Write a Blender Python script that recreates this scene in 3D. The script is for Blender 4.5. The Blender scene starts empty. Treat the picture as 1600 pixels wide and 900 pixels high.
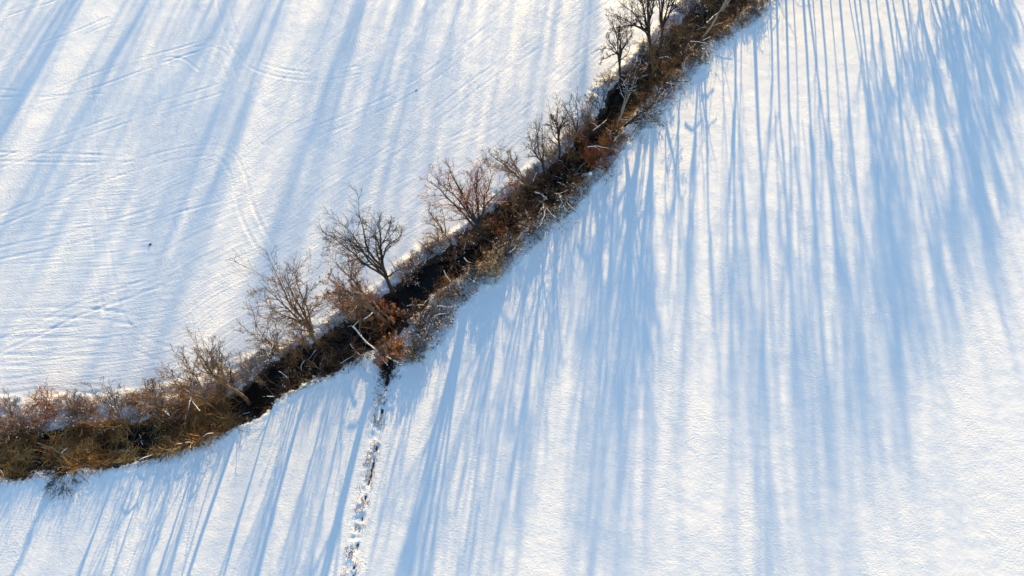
import bpy, math
import numpy as np
from mathutils import Vector

# ------------------------------------------------------------------ camera
H = 70.0                                   # flying height of the camera (m)
FPX = 1081.0                               # focal length in pixels of a 1600 px wide picture
TILT = math.atan(550 / FPX)                # from straight down
scene = bpy.context.scene
C = scene.collection
cam_d = bpy.data.cameras.new('camera'); cam = bpy.data.objects.new('camera', cam_d); C.objects.link(cam)
cam_d.sensor_width = 36; cam_d.lens = 36 * FPX / 1600; cam_d.clip_end = 8000; cam_d.clip_start = 0.5
cam.location = (0, 0, H); cam.rotation_euler = (TILT, 0, 0)
scene.camera = cam

# ------------------------------------------------------------------ light
SUN_EL, SUN_AZ = math.radians(10.2), math.radians(7.5)   # azimuth from +Y towards +X
w = bpy.data.worlds.new('World'); scene.world = w; w.use_nodes = True
nt = w.node_tree; bg = nt.nodes['Background']
sky = nt.nodes.new('ShaderNodeTexSky'); sky.sky_type = 'NISHITA'; sky.sun_disc = False
sky.sun_elevation = SUN_EL; sky.sun_rotation = SUN_AZ
sky.air_density = 1.1; sky.dust_density = 0.3; sky.ozone_density = 2.3
nt.links.new(sky.outputs[0], bg.inputs[0]); bg.inputs[1].default_value = 0.15
sd = bpy.data.lights.new('sun', 'SUN'); so = bpy.data.objects.new('sun', sd); C.objects.link(so)
sd.energy = 5.0; sd.angle = math.radians(0.7); sd.color = (1.0, 0.70, 0.29)
sv = Vector((math.sin(SUN_AZ) * math.cos(SUN_EL), math.cos(SUN_AZ) * math.cos(SUN_EL), math.sin(SUN_EL)))
so.rotation_euler = sv.to_track_quat('Z', 'Y').to_euler()
so.location = (0, 0, 100)
vs = scene.view_settings
vs.view_transform = 'Standard'; vs.look = 'None'; vs.gamma = 1; vs.use_curve_mapping = False
vs.exposure = 1.25

# ------------------------------------------------------------------ helpers
def ray(px, py):
    x = (px - 800) / FPX; y = -(py - 450) / FPX
    return np.array([x, math.sin(TILT) + y * math.cos(TILT), -math.cos(TILT) + y * math.sin(TILT)])
def at(px, py, z=0.0):
    """the ground (or height z) point seen in the photograph at a pixel of its 1600 x 900 frame"""
    r = ray(px, py); t = (z - H) / r[2]
    return np.array([r[0] * t, r[1] * t, z])
def lift(px, py, B):
    """the point on a sight line nearest to the vertical through B"""
    best = None
    for h in np.arange(0.6, 24, 0.2):
        p = at(px, py, h); e = math.hypot(p[0] - B[0], p[1] - B[1])
        if best is None or e < best[0]: best = (e, p)
    return best[1]

def lattice(shape_seed, n=256):
    return np.random.default_rng(shape_seed).random((n, n))
def vnoise(x, y, sc, seed):
    g = lattice(seed); n = g.shape[0]
    u = x / sc; v = y / sc
    i = np.floor(u).astype(int); j = np.floor(v).astype(int)
    a = u - i; b = v - j; a = a * a * (3 - 2 * a); b = b * b * (3 - 2 * b)
    i0 = i % n; i1 = (i + 1) % n; j0 = j % n; j1 = (j + 1) % n
    return (g[i0, j0] * (1 - a) * (1 - b) + g[i1, j0] * a * (1 - b) + g[i0, j1] * (1 - a) * b + g[i1, j1] * a * b) * 2 - 1
def smooth(a, b, x):
    t = np.clip((x - a) / (b - a), 0, 1); return t * t * (3 - 2 * t)

def mesh_from(name, verts, faces, mat, parent=None, loc=(0, 0, 0), shade=True, attrs=None):
    """verts (n,3) world coordinates, faces (m,k) one k"""
    verts = np.asarray(verts, dtype=np.float32) - np.asarray(loc, dtype=np.float32)
    faces = np.asarray(faces, dtype=np.int32); m, k = faces.shape
    me = bpy.data.meshes.new(name)
    me.vertices.add(len(verts)); me.vertices.foreach_set('co', verts.ravel())
    me.loops.add(m * k); me.loops.foreach_set('vertex_index', faces.ravel())
    me.polygons.add(m)
    me.polygons.foreach_set('loop_start', np.arange(0, m * k, k, dtype=np.int32))
    me.polygons.foreach_set('loop_total', np.full(m, k, dtype=np.int32))
    me.polygons.foreach_set('use_smooth', np.full(m, shade, dtype=bool))
    me.update(calc_edges=True)
    for an, arr in (attrs or {}).items():
        arr = np.asarray(arr, dtype=np.float32)
        if arr.ndim == 1:
            a = me.attributes.new(an, 'FLOAT', 'POINT'); a.data.foreach_set('value', arr)
        else:
            a = me.attributes.new(an, 'FLOAT_VECTOR', 'POINT'); a.data.foreach_set('vector', arr.ravel())
    me.materials.append(mat)
    o = bpy.data.objects.new(name, me); C.objects.link(o)
    if parent is None: o.location = loc
    else: o.parent = parent
    return o

class Geo:
    """collects pieces into ONE mesh (all faces quads)"""
    def __init__(s): s.v = []; s.f = []; s.n = 0
    def add(s, v, f):
        if len(v) == 0: return
        s.v.append(v); s.f.append(f + s.n); s.n += len(v)
    def tubes(s, P, R, sides=3):
        n, m, _ = P.shape
        if n == 0: return
        T = np.gradient(P, axis=1); T /= np.linalg.norm(T, axis=2, keepdims=True) + 1e-9
        mean = T.mean(axis=1); ref = np.where(np.abs(mean[:, 2:3]) > 0.8, [[1., 0.13, 0]], [[0.05, 0.02, 1.]])
        U = np.cross(T, ref[:, None, :]); U /= np.linalg.norm(U, axis=2, keepdims=True) + 1e-9
        V = np.cross(T, U)
        a = np.arange(sides) * 2 * math.pi / sides
        ring = P[:, :, None, :] + R[:, :, None, None] * (np.cos(a)[None, None, :, None] * U[:, :, None, :] + np.sin(a)[None, None, :, None] * V[:, :, None, :])
        idx = np.arange(n * m * sides).reshape(n, m, sides)
        q = np.stack([idx[:, :-1, :], np.roll(idx[:, :-1, :], -1, axis=2), np.roll(idx[:, 1:, :], -1, axis=2), idx[:, 1:, :]], axis=-1)
        s.add(ring.reshape(-1, 3), q.reshape(-1, 4))
    def leaves(s, P, size, rng, flat=0.0):
        n = len(P)
        if n == 0: return
        a = rng.normal(size=(n, 3)); a[:, 2] *= (1 - flat); a /= np.linalg.norm(a, axis=1, keepdims=True)
        b = rng.normal(size=(n, 3)); b[:, 2] *= (1 - flat); b -= a * (a * b).sum(1, keepdims=True); b /= np.linalg.norm(b, axis=1, keepdims=True) + 1e-9
        L = (size * rng.uniform(0.6, 1.4, (n, 1)))
        a = a * L; b = b * L * 0.55
        v = np.stack([P - a, P - b, P + a, P + b], axis=1).reshape(-1, 3)
        s.add(v, np.arange(n * 4).reshape(n, 4))
    def blobs(s, P, size, rng, flat=0.55):
        """little lumps of snow: uneven cubes, soft shaded"""
        n = len(P)
        if n == 0: return
        cube = np.array([[-1, -1, -1], [1, -1, -1], [1, 1, -1], [-1, 1, -1], [-.7, -.7, 1], [.7, -.7, 1], [.7, .7, 1], [-.7, .7, 1]]) * 0.58
        sz = size * rng.uniform(0.4, 1.5, (n, 1, 1)) * np.array([[[1, 1, flat]]]) * rng.uniform(0.7, 1.3, (n, 8, 3))
        an = rng.uniform(0, 6.28, n); c, d = np.cos(an), np.sin(an)
        k = cube[None] * sz
        x = k[..., 0] * c[:, None] - k[..., 1] * d[:, None]; y = k[..., 0] * d[:, None] + k[..., 1] * c[:, None]
        v = np.stack([x, y, k[..., 2]], -1) + P[:, None, :]
        fc = np.array([[0, 3, 2, 1], [4, 5, 6, 7], [0, 1, 5, 4], [1, 2, 6, 5], [2, 3, 7, 6], [3, 0, 4, 7]])
        f = (np.arange(n)[:, None, None] * 8 + fc[None]).reshape(-1, 4)
        s.add(v.reshape(-1, 3), f)
    def build(s, name, mat, parent=None, loc=(0, 0, 0), shade=True):
        return mesh_from(name, np.concatenate(s.v), np.concatenate(s.f), mat, parent, loc, shade)

def grow(P, R, k, fac, ang, m, rng, up=0.15, wig=0.16, t0=0.2, rmin=0.012, rf=0.6, taper=0.45):
    """k children on every polyline of P, all at once"""
    n, mp, _ = P.shape
    L = np.linalg.norm(np.diff(P, axis=1), axis=2).sum(1)
    t = (np.arange(k)[None, :] + rng.uniform(0, 1, (n, k))) / k * (0.98 - t0) + t0
    u = t * (mp - 1); i = np.minimum(u.astype(int), mp - 2); f = (u - i)[..., None]
    ar = np.arange(n)[:, None]
    pos = P[ar, i] * (1 - f) + P[ar, i + 1] * f
    tan = P[ar, i + 1] - P[ar, i]; tan /= np.linalg.norm(tan, axis=2, keepdims=True) + 1e-9
    rad = (R[ar, i] * (1 - f[..., 0]) + R[ar, i + 1] * f[..., 0])
    per = rng.normal(size=(n, k, 3)); per -= tan * (per * tan).sum(2, keepdims=True); per /= np.linalg.norm(per, axis=2, keepdims=True) + 1e-9
    a = math.radians(ang) * rng.uniform(0.65, 1.35, (n, k, 1))
    d = np.cos(a) * tan + np.sin(a) * per; d[..., 2] += up * 0.8
    d = d.reshape(-1, 3); d /= np.linalg.norm(d, axis=1, keepdims=True)
    ln = (L[:, None] * fac * (1 - taper * t) * rng.uniform(0.6, 1.25, (n, k))).reshape(-1)
    p = pos.reshape(-1, 3); out = [p]
    for q in range(m - 1):
        d = d + rng.normal(size=d.shape) * wig; d[:, 2] += up * 0.35
        d /= np.linalg.norm(d, axis=1, keepdims=True)
        p = p + d * (ln / (m - 1))[:, None]; out.append(p)
    Q = np.stack(out, 1)
    r0 = np.maximum(rad.reshape(-1) * rf, rmin * 1.1)
    RR = r0[:, None] * (1 - np.linspace(0, 1, m)[None] * 0.9); RR = np.maximum(RR, rmin * 0.6)
    Q[:, :, 2] = np.maximum(Q[:, :, 2], -0.9)
    return Q, RR

def path(pts, m, rng, wob=0.03):
    """smooth polyline through a few points"""
    pts = np.asarray(pts, float)
    d = np.r_[0, np.cumsum(np.linalg.norm(np.diff(pts, axis=0), axis=1))]
    t = np.linspace(0, d[-1], m)
    o = np.stack([np.interp(t, d, pts[:, i]) for i in range(3)], 1)
    for _ in range(2): o[1:-1] = (o[:-2] + 2 * o[1:-1] + o[2:]) / 4
    n = rng.normal(size=o.shape) * wob * d[-1] / 3; n[0] = 0; n[-1] = 0
    for _ in range(1): n[1:-1] = (n[:-2] + 2 * n[1:-1] + n[2:]) / 4
    return o + n

def snow_on(g, P, R, rng, amount=0.6, cap=1.0, minr=0.02):
    """snow lying along the top of branches that are not too steep"""
    if len(P) == 0: return
    T = np.gradient(P, axis=1); T /= np.linalg.norm(T, axis=2, keepdims=True) + 1e-9
    flat = np.clip(1.45 - np.abs(T[..., 2]) * 1.35, 0.0, 1)
    ph = rng.uniform(0, 6.28, (len(P), 2)); u = np.arange(P.shape[1])[None]
    wv = 0.5 + 0.35 * np.sin(u * 1.1 + ph[:, :1]) + 0.25 * np.sin(u * 2.3 + ph[:, 1:])
    msk = (wv < 0.25 + 0.8 * min(amount, 1)) * (rng.random((len(P), 1)) < amount)
    rs = np.maximum(R, minr) * flat * msk * cap
    Q = P + 0; Q[..., 2] += R * 0.55 + rs * 0.35
    keep = rs.max(1) > 0.006
    g.tubes(Q[keep], rs[keep], 4)

def tag(o, label=None, cat=None, group=None, kind=None):
    if label: o['label'] = label
    if cat: o['category'] = cat
    if group: o['group'] = group
    if kind: o['kind'] = kind
    return o
def empty(name, loc, label, cat, group=None):
    o = bpy.data.objects.new(name, None); C.objects.link(o); o.location = tuple(loc); o.empty_display_size = 0.5
    return tag(o, label, cat, group)

# ------------------------------------------------------------------ materials
def mat_base(name, rough=0.8):
    m = bpy.data.materials.new(name); m.use_nodes = True
    n = m.node_tree.nodes; b = n['Principled BSDF']; b.inputs['Roughness'].default_value = rough
    b.inputs['Specular IOR Level'].default_value = 0.25
    return m, m.node_tree, b
def mat_noise(name, cols, scale=1.5, rough=0.85, trans=0.0):
    """several base colours mixed by a position noise, with finer variation on top"""
    m, t, b = mat_base(name, rough); N = t.nodes; Lk = t.links
    geo = N.new('ShaderNodeNewGeometry')
    nz = N.new('ShaderNodeTexNoise'); nz.inputs['Scale'].default_value = scale; nz.inputs['Detail'].default_value = 4
    Lk.new(geo.outputs['Position'], nz.inputs['Vector'])
    cr = N.new('ShaderNodeValToRGB'); e = cr.color_ramp.elements
    pos = np.linspace(0.36, 0.64, len(cols))
    while len(e) < len(cols): e.new(0.5)
    for i, c in enumerate(cols): e[i].position = pos[i]; e[i].color = (*c, 1)
    Lk.new(nz.outputs['Fac'], cr.inputs['Fac'])
    hs = N.new('ShaderNodeHueSaturation')
    ri = N.new('ShaderNodeMapRange'); ri.inputs[3].default_value = 0.6; ri.inputs[4].default_value = 1.4
    Lk.new(geo.outputs['Random Per Island'], ri.inputs[0]); Lk.new(ri.outputs[0], hs.inputs['Value'])
    Lk.new(cr.outputs[0], hs.inputs['Color']); Lk.new(hs.outputs[0], b.inputs['Base Color'])
    return m

M_bark_dark = mat_noise('bark_dark', [(0.028, 0.021, 0.017), (0.06, 0.043, 0.032)], 2.5)
M_bark_brown = mat_noise('bark_brown', [(0.085, 0.05, 0.03), (0.19, 0.11, 0.06)], 1.2)
M_bark_olive = mat_noise('bark_olive', [(0.085, 0.065, 0.036), (0.15, 0.11, 0.06)], 2.0)
M_bark_pale = mat_noise('bark_pale', [(0.22, 0.19, 0.155), (0.36, 0.33, 0.29)], 3.0)
M_twig_red = mat_noise('twig_red', [(0.15, 0.06, 0.035), (0.28, 0.11, 0.055)], 1.2)
M_twig_grey = mat_noise('twig_grey', [(0.13, 0.09, 0.07), (0.27, 0.185, 0.145)], 1.2)
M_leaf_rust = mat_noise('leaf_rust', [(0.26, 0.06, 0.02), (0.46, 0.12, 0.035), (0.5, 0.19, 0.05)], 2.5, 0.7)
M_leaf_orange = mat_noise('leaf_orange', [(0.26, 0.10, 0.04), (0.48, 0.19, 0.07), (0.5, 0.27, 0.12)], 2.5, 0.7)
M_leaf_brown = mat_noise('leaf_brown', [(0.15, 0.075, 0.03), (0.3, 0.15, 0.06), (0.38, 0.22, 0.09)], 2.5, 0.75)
M_leaf_gold_lit = mat_noise('leaf_gold_lit', [(0.42, 0.24, 0.10), (0.6, 0.4, 0.2), (0.7, 0.52, 0.32)], 2.5, 0.75)  # tawny leaves; on some bushes this pale colour paints in the sunlight
M_scrub = mat_noise('scrub', [(0.10, 0.062, 0.03), (0.24, 0.135, 0.06), (0.34, 0.19, 0.08)], 0.3)
M_grass = mat_noise('dead_grass', [(0.18, 0.09, 0.03), (0.46, 0.245, 0.08), (0.64, 0.38, 0.14)], 0.45)
M_stem_wood = mat_noise('log_wood', [(0.09, 0.065, 0.045), (0.2, 0.15, 0.11)], 3)

def make_snow(name, ground=False):
    m, t, b = mat_base(name, 0.55); N = t.nodes; Lk = t.links
    geo = N.new('ShaderNodeNewGeometry')
    b.inputs['Specular IOR Level'].default_value = 0.2
    snow_c = (0.87, 0.875, 0.885, 1)
    if not ground:
        b.inputs['Base Color'].default_value = snow_c
        return m
    def math_(op, a, c=None, d=None):
        x = N.new('ShaderNodeMath'); x.operation = op
        for i, q in enumerate((a, c, d)):
            if q is None: continue
            if isinstance(q, (int, float)): x.inputs[i].default_value = q
            else: Lk.new(q, x.inputs[i])
        return x.outputs[0]
    def noise(vec, scale, detail=3, rough=0.55, dist=0.0):
        x = N.new('ShaderNodeTexNoise'); x.inputs['Scale'].default_value = scale; x.inputs['Detail'].default_value = detail
        x.inputs['Roughness'].default_value = rough; x.inputs['Distortion'].default_value = dist
        Lk.new(vec, x.inputs['Vector']); return x.outputs['Fac']
    def scl(vec, s, rz=0):
        x = N.new('ShaderNodeMapping'); x.inputs['Scale'].default_value = s; x.inputs['Rotation'].default_value = (0, 0, rz)
        Lk.new(vec, x.inputs['Vector']); return x.outputs[0]
    pos = geo.outputs['Position']
    st = N.new('ShaderNodeAttribute'); st.attribute_name = 'st'     # along stream, distance from it
    ms = N.new('ShaderNodeAttribute'); ms.attribute_name = 'mask'   # bare ground, ploughed rows, roughness
    sep = N.new('ShaderNodeSeparateXYZ'); Lk.new(ms.outputs['Vector'], sep.inputs[0])
    bare, rows, lump = sep.outputs
    # wind-crusted snow texture
    n1 = noise(scl(pos, (1.0, 1.9, 1), 0.35), 2.9, 5, 0.66, 0.6)
    n2 = noise(scl(pos, (1.0, 1.5, 1), -0.3), 6.0, 3, 0.6)
    n3 = noise(pos, 0.55, 3, 0.5)
    # plough rows following the stream
    r1 = noise(scl(st.outputs['Vector'], (0.10, 1.5, 1)), 1.0, 2, 0.5)
    r2 = noise(scl(st.outputs['Vector'], (0.30, 3.4, 1)), 1.0, 2, 0.5)
    pat = N.new('ShaderNodeMapRange'); pat.inputs[1].default_value = 0.35; pat.inputs[2].default_value = 0.65; pat.inputs[3].default_value = 0.2; pat.inputs[4].default_value = 1.7
    Lk.new(noise(scl(pos, (1.0, 0.55, 1), 0.5), 0.16, 4, 0.6, 0.8), pat.inputs[0])
    h = math_('MULTIPLY', math_('MULTIPLY', n1, BUMP1), pat.outputs[0])
    sst = N.new('ShaderNodeSeparateXYZ'); Lk.new(st.outputs['Vector'], sst.inputs[0])
    lf = N.new('ShaderNodeMapRange'); lf.inputs[1].default_value = 0; lf.inputs[2].default_value = 6; lf.inputs[3].default_value = 1.0; lf.inputs[4].default_value = 1.55
    Lk.new(sst.outputs[1], lf.inputs[0])
    h = math_('MULTIPLY', math_('ADD', h, math_('MULTIPLY', n2, BUMP2)), lf.outputs[0])
    h = math_('ADD', h, math_('MULTIPLY', n3, BUMP3))
    rr = math_('ADD', math_('MULTIPLY', r1, ROW1), math_('MULTIPLY', r2, ROW2))
    h = math_('ADD', h, math_('MULTIPLY', rr, rows))
    n4 = noise(pos, 3.2, 4, 0.7, 0.3)
    h = math_('ADD', h, math_('MULTIPLY', math_('MULTIPLY', n4, 0.25), lump))
    bp = N.new('ShaderNodeBump'); bp.inputs['Strength'].default_value = 1; bp.inputs['Distance'].default_value = 1
    Lk.new(h, bp.inputs['Height']); Lk.new(bp.outputs[0], b.inputs['Normal'])
    # bare earth and dead grass
    nb = noise(pos, 2.6, 5, 0.7); nb2 = noise(pos, 9, 3, 0.7)
    v = math_('ADD', bare, math_('MULTIPLY', math_('SUBTRACT', nb, 0.5), 1.6))
    v = math_('ADD', v, math_('MULTIPLY', math_('SUBTRACT', nb2, 0.5), 0.6))
    mr = N.new('ShaderNodeMapRange'); mr.inputs[1].default_value = 0.47; mr.inputs[2].default_value = 0.55; Lk.new(v, mr.inputs[0])
    cr = N.new('ShaderNodeValToRGB'); e = cr.color_ramp.elements
    e[0].position = 0.35; e[0].color = (0.03, 0.02, 0.012, 1); e[1].position = 0.7; e[1].color = (0.15, 0.09, 0.045, 1)
    Lk.new(nb2, cr.inputs[0])
    mx = N.new('ShaderNodeMix'); mx.data_type = 'RGBA'; Lk.new(mr.outputs[0], mx.inputs[0])
    mx.inputs[6].default_value = snow_c; Lk.new(cr.outputs[0], mx.inputs[7]); Lk.new(mx.outputs[2], b.inputs['Base Color'])
    return m
BUMP1, BUMP2, BUMP3, ROW1, ROW2 = 0.037, 0.011, 0.08, 0.055, 0.045
M_snow_ground = make_snow('snow_field', True)
M_snow = make_snow('snow_lump')

mw, t_, bw = mat_base('water', 0.06); bw.inputs['Base Color'].default_value = (0.012, 0.009, 0.006, 1); bw.inputs['Specular IOR Level'].default_value = 0.12
wn = t_.nodes.new('ShaderNodeTexNoise'); wn.inputs['Scale'].default_value = 3; wb = t_.nodes.new('ShaderNodeBump'); wb.inputs['Distance'].default_value = 0.01
t_.links.new(wn.outputs[0], wb.inputs['Height']); t_.links.new(wb.outputs[0], bw.inputs['Normal'])

# ------------------------------------------------------------------ the stream's course
pairs = [(-90, 690, -90, 748), (0, 684, 0, 738), (70, 676, 70, 734), (145, 672, 152, 724), (205, 668, 220, 710), (260, 660, 275, 698), (318, 645, 332, 676),
         (375, 615, 402, 645), (405, 582, 432, 618), (450, 560, 475, 596), (500, 535, 525, 574), (550, 502, 580, 544), (600, 468, 630, 506), (640, 430, 672, 462),
         (685, 400, 715, 432), (730, 367, 765, 400), (780, 327, 812, 360), (835, 287, 865, 316), (890, 237, 922, 262), (935, 180, 968, 198), (975, 122, 1010, 147),
         (1020, 77, 1058, 103), (1070, 34, 1106, 60), (1120, -13, 1160, 13), (1200, -75, 1245, -48), (1300, -140, 1345, -115), (1450, -215, 1490, -195)]
cen, hw = [], []
for a, b, c, d in pairs:
    p = at(a, b, -0.6)[:2]; q = at(c, d, -0.6)[:2]
    cen.append((p + q) / 2); hw.append(np.linalg.norm(p - q) / 2)
dirA = (cen[0] - cen[1]) / np.linalg.norm(cen[0] - cen[1]); dirB = (cen[-1] - cen[-2]) / np.linalg.norm(cen[-1] - cen[-2])
cen = [cen[0] + dirA * 600] + cen + [cen[-1] + dirB * 600]; hw = [hw[0]] + hw + [hw[-1]]
cen = np.array(cen); hw = np.array(hw)
segL = np.linalg.norm(np.diff(cen, axis=0), axis=1); sta = np.r_[0, np.cumsum(segL)]; sta -= sta[1]

def stream_coords(x, y):
    """station along the stream, signed distance (+ on the far, sunward side), half width"""
    best = np.full(x.shape, 1e9); S = np.zeros(x.shape); D = np.zeros(x.shape); W = np.zeros(x.shape)
    for i in range(len(cen) - 1):
        a, b = cen[i], cen[i + 1]; d = b - a; L = segL[i]
        t = np.clip(((x - a[0]) * d[0] + (y - a[1]) * d[1]) / L ** 2, 0, 1)
        qx = x - a[0] - t * d[0]; qy = y - a[1] - t * d[1]; dd = np.hypot(qx, qy)
        sg = np.where(d[0] * qy - d[1] * qx >= 0, 1.0, -1.0)
        k = dd < best
        best = np.where(k, dd, best); S = np.where(k, sta[i] + t * L, S); D = np.where(k, sg * dd, D)
        W = np.where(k, hw[i] * (1 - t) + hw[i + 1] * t, W)
    return S, D, W
def poly_dist(x, y, pl):
    best = np.full(x.shape, 1e9); S = np.zeros(x.shape); D = np.zeros(x.shape); acc = 0
    for i in range(len(pl) - 1):
        a, b = pl[i], pl[i + 1]; d = b - a; L = np.linalg.norm(d)
        t = np.clip(((x - a[0]) * d[0] + (y - a[1]) * d[1]) / L ** 2, 0, 1)
        qx = x - a[0] - t * d[0]; qy = y - a[1] - t * d[1]; dd = np.hypot(qx, qy); k = dd < best
        sg = np.where(d[0] * qy - d[1] * qx >= 0, 1.0, -1.0)
        best = np.where(k, dd, best); S = np.where(k, acc + t * L, S); D = np.where(k, sg * dd, D); acc += L
    return best, S, D
def chaikin(pl, n=2):
    pl = np.array(pl)
    for _ in range(n):
        q = pl[:-1] * 0.75 + pl[1:] * 0.25; r = pl[:-1] * 0.25 + pl[1:] * 0.75
        pl = np.vstack([pl[:1], np.stack([q, r], 1).reshape(-1, 2), pl[-1:]])
    return pl

# how far vegetation reaches beyond the channel (photo outlines)
edgeL = [(-60, 625), (0, 628), (50, 630), (120, 622), (200, 618), (280, 606), (340, 585), (400, 556), (440, 545), (500, 510), (560, 470), (600, 442), (630, 412), (660, 385), (700, 372), (740, 345), (770, 308), (800, 285), (850, 245), (890, 200), (935, 135), (965, 112), (1000, 78), (1030, 40), (1060, 5), (1100, -40)]
edgeR = [(-60, 750), (0, 752), (70, 748), (150, 738), (215, 725), (280, 712), (330, 692), (390, 655), (430, 628), (480, 606), (530, 584), (575, 560), (610, 575), (640, 565), (680, 542), (705, 510), (722, 475), (745, 455), (790, 428), (830, 388), (862, 355), (900, 322), (915, 300), (945, 272), (968, 238), (1010, 195), (1040, 165), (1075, 128), (1110, 85), (1150, 52), (1180, 32), (1212, 0), (1260, -40)]
EL = np.array([at(*p)[:2] for p in edgeL]); ER = np.array([at(*p)[:2] for p in edgeR])
sEL, dEL, _ = stream_coords(EL[:, 0], EL[:, 1]); sER, dER, _ = stream_coords(ER[:, 0], ER[:, 1])
def edge_left(S): o = np.argsort(sEL); return np.interp(S, sEL[o], dEL[o])
def edge_right(S): o = np.argsort(sER); return np.interp(S, sER[o], dER[o])

ditch_px = [(604, 560), (603, 585), (602, 610), (599, 628), (594, 668), (589, 700), (581, 735), (576, 756), (569, 790), (563, 825), (556, 865), (551, 905), (545, 960)]
DITCH = chaikin([at(*p)[:2] for p in ditch_px], 1)

tracks = [  # wheel ruts in the upper left field: (points, spacing of the pair or 0, depth)
    ([(-60, 236), (0, 238), (140, 241), (190, 245)], 0, 0.06), ([(-60, 251), (0, 252), (170, 255), (210, 252)], 0, 0.06),
    ([(-50, 137), (0, 139), (62, 146), (85, 140), (125, 122), (170, 107), (212, 92), (262, 80), (330, 60)], 0, 0.06),
    ([(-50, 152), (0, 151), (75, 152), (125, 145), (190, 122), (262, 95), (340, 70)], 0, 0.06),
    ([(-40, 200), (0, 186), (50, 165), (100, 150), (160, 146)], 0, 0.045),
    ([(345, 138), (325, 145), (250, 167), (150, 200), (90, 222), (0, 255)], 1.7, 0.06),
    ([(-40, 360), (0, 344), (83, 310), (158, 275), (241, 248), (310, 234), (352, 236), (374, 275), (384, 330), (413, 386), (440, 420)], 1.7, 0.055),
    ([(-40, 404), (0, 396), (103, 375), (207, 344), (289, 320), (358, 303)], 1.7, 0.06),
    ([(-40, 556), (0, 540), (69, 510), (124, 482), (207, 455), (275, 427)], 1.6, 0.055),
    ([(-40, 489), (0, 489), (90, 488), (150, 490), (210, 500)], 1.2, 0.055), ([(-40, 554), (0, 554), (110, 555), (186, 554)], 0, 0.05),
    ([(-40, 572), (0, 572), (90, 573), (165, 572)], 0, 0.05), ([(-40, 528), (0, 528), (100, 527), (160, 530)], 0, 0.04),
    ([(-40, 515), (0, 514), (120, 512)], 0, 0.04), ([(-40, 594), (0, 593), (100, 590), (170, 592)], 0, 0.04),
    ([(131, 100), (133, 138), (141, 241), (155, 344), (165, 441), (182, 510), (227, 544), (280, 560)], 1.7, 0.03),
    ([(248, 0), (250, 41), (265, 227), (275, 310), (285, 360)], 1.7, 0.025),
    ([(344, -20), (350, 20), (361, 55), (386, 95), (427, 114), (500, 122), (560, 110)], 1.5, 0.05),
    ([(240, 96), (265, 88), (290, 92), (310, 110)], 0, 0.05), ([(300, 78), (330, 76), (352, 90), (362, 120)], 1.2, 0.04),
    ([(0, 25), (30, 14), (60, 6), (90, -4)], 1.2, 0.06), ([(0, 102), (30, 88), (62, 74), (110, 58), (170, 32)], 1.4, 0.05),
    ([(-50, 620), (0, 617), (43, 609), (84, 607), (115, 614), (139, 614), (202, 606), (260, 596), (340, 570), (400, 541), (440, 527), (470, 508), (510, 480)], 0, 0.07),
    ([(447, 650), (397, 670), (355, 690), (320, 705)], 0.9, 0.04),
    ([(330, 600), (370, 572), (400, 556), (425, 545)], 0, 0.06),
    ([(470, 215), (560, 180), (627, 150), (700, 100), (760, 52), (800, 20), (850, -30)], 1.7, 0.05),
    ([(560, 270), (627, 226), (700, 165), (760, 118), (850, 60), (953, -8)], 1.7, 0.05),
    ([(400, 150), (450, 120), (520, 60), (580, 15), (600, -10)], 0, 0.04),
    ([(690, 230), (760, 200), (820, 160), (880, 110), (930, 70)], 1.7, 0.05),
]
TRK = []
for pts, sp, dep in tracks:
    pl = chaikin([at(*p)[:2] for p in pts])
    if sp == 0: TRK.append((pl, dep))
    else:
        T = np.gradient(pl, axis=0); T /= np.linalg.norm(T, axis=1, keepdims=True); Nn = np.stack([-T[:, 1], T[:, 0]], 1)
        TRK.append((pl + Nn * sp / 2, dep)); TRK.append((pl - Nn * sp / 2, dep))

# ------------------------------------------------------------------ ground
def axis(a, b, step, far):
    core = np.arange(a, b + step, step); out = [core]; lo, hi = [], []
    s = step; x = core[-1]
    while x < far: s *= 1.25; x += s; hi.append(x)
    s = step; x = core[0]
    while x > -far: s *= 1.25; x -= s; lo.append(x)
    return np.r_[np.array(lo[::-1]), core, np.array(hi)]
gx = axis(-80, 80, 0.16, 4000); gy = axis(3, 88, 0.15, 4000)

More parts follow.
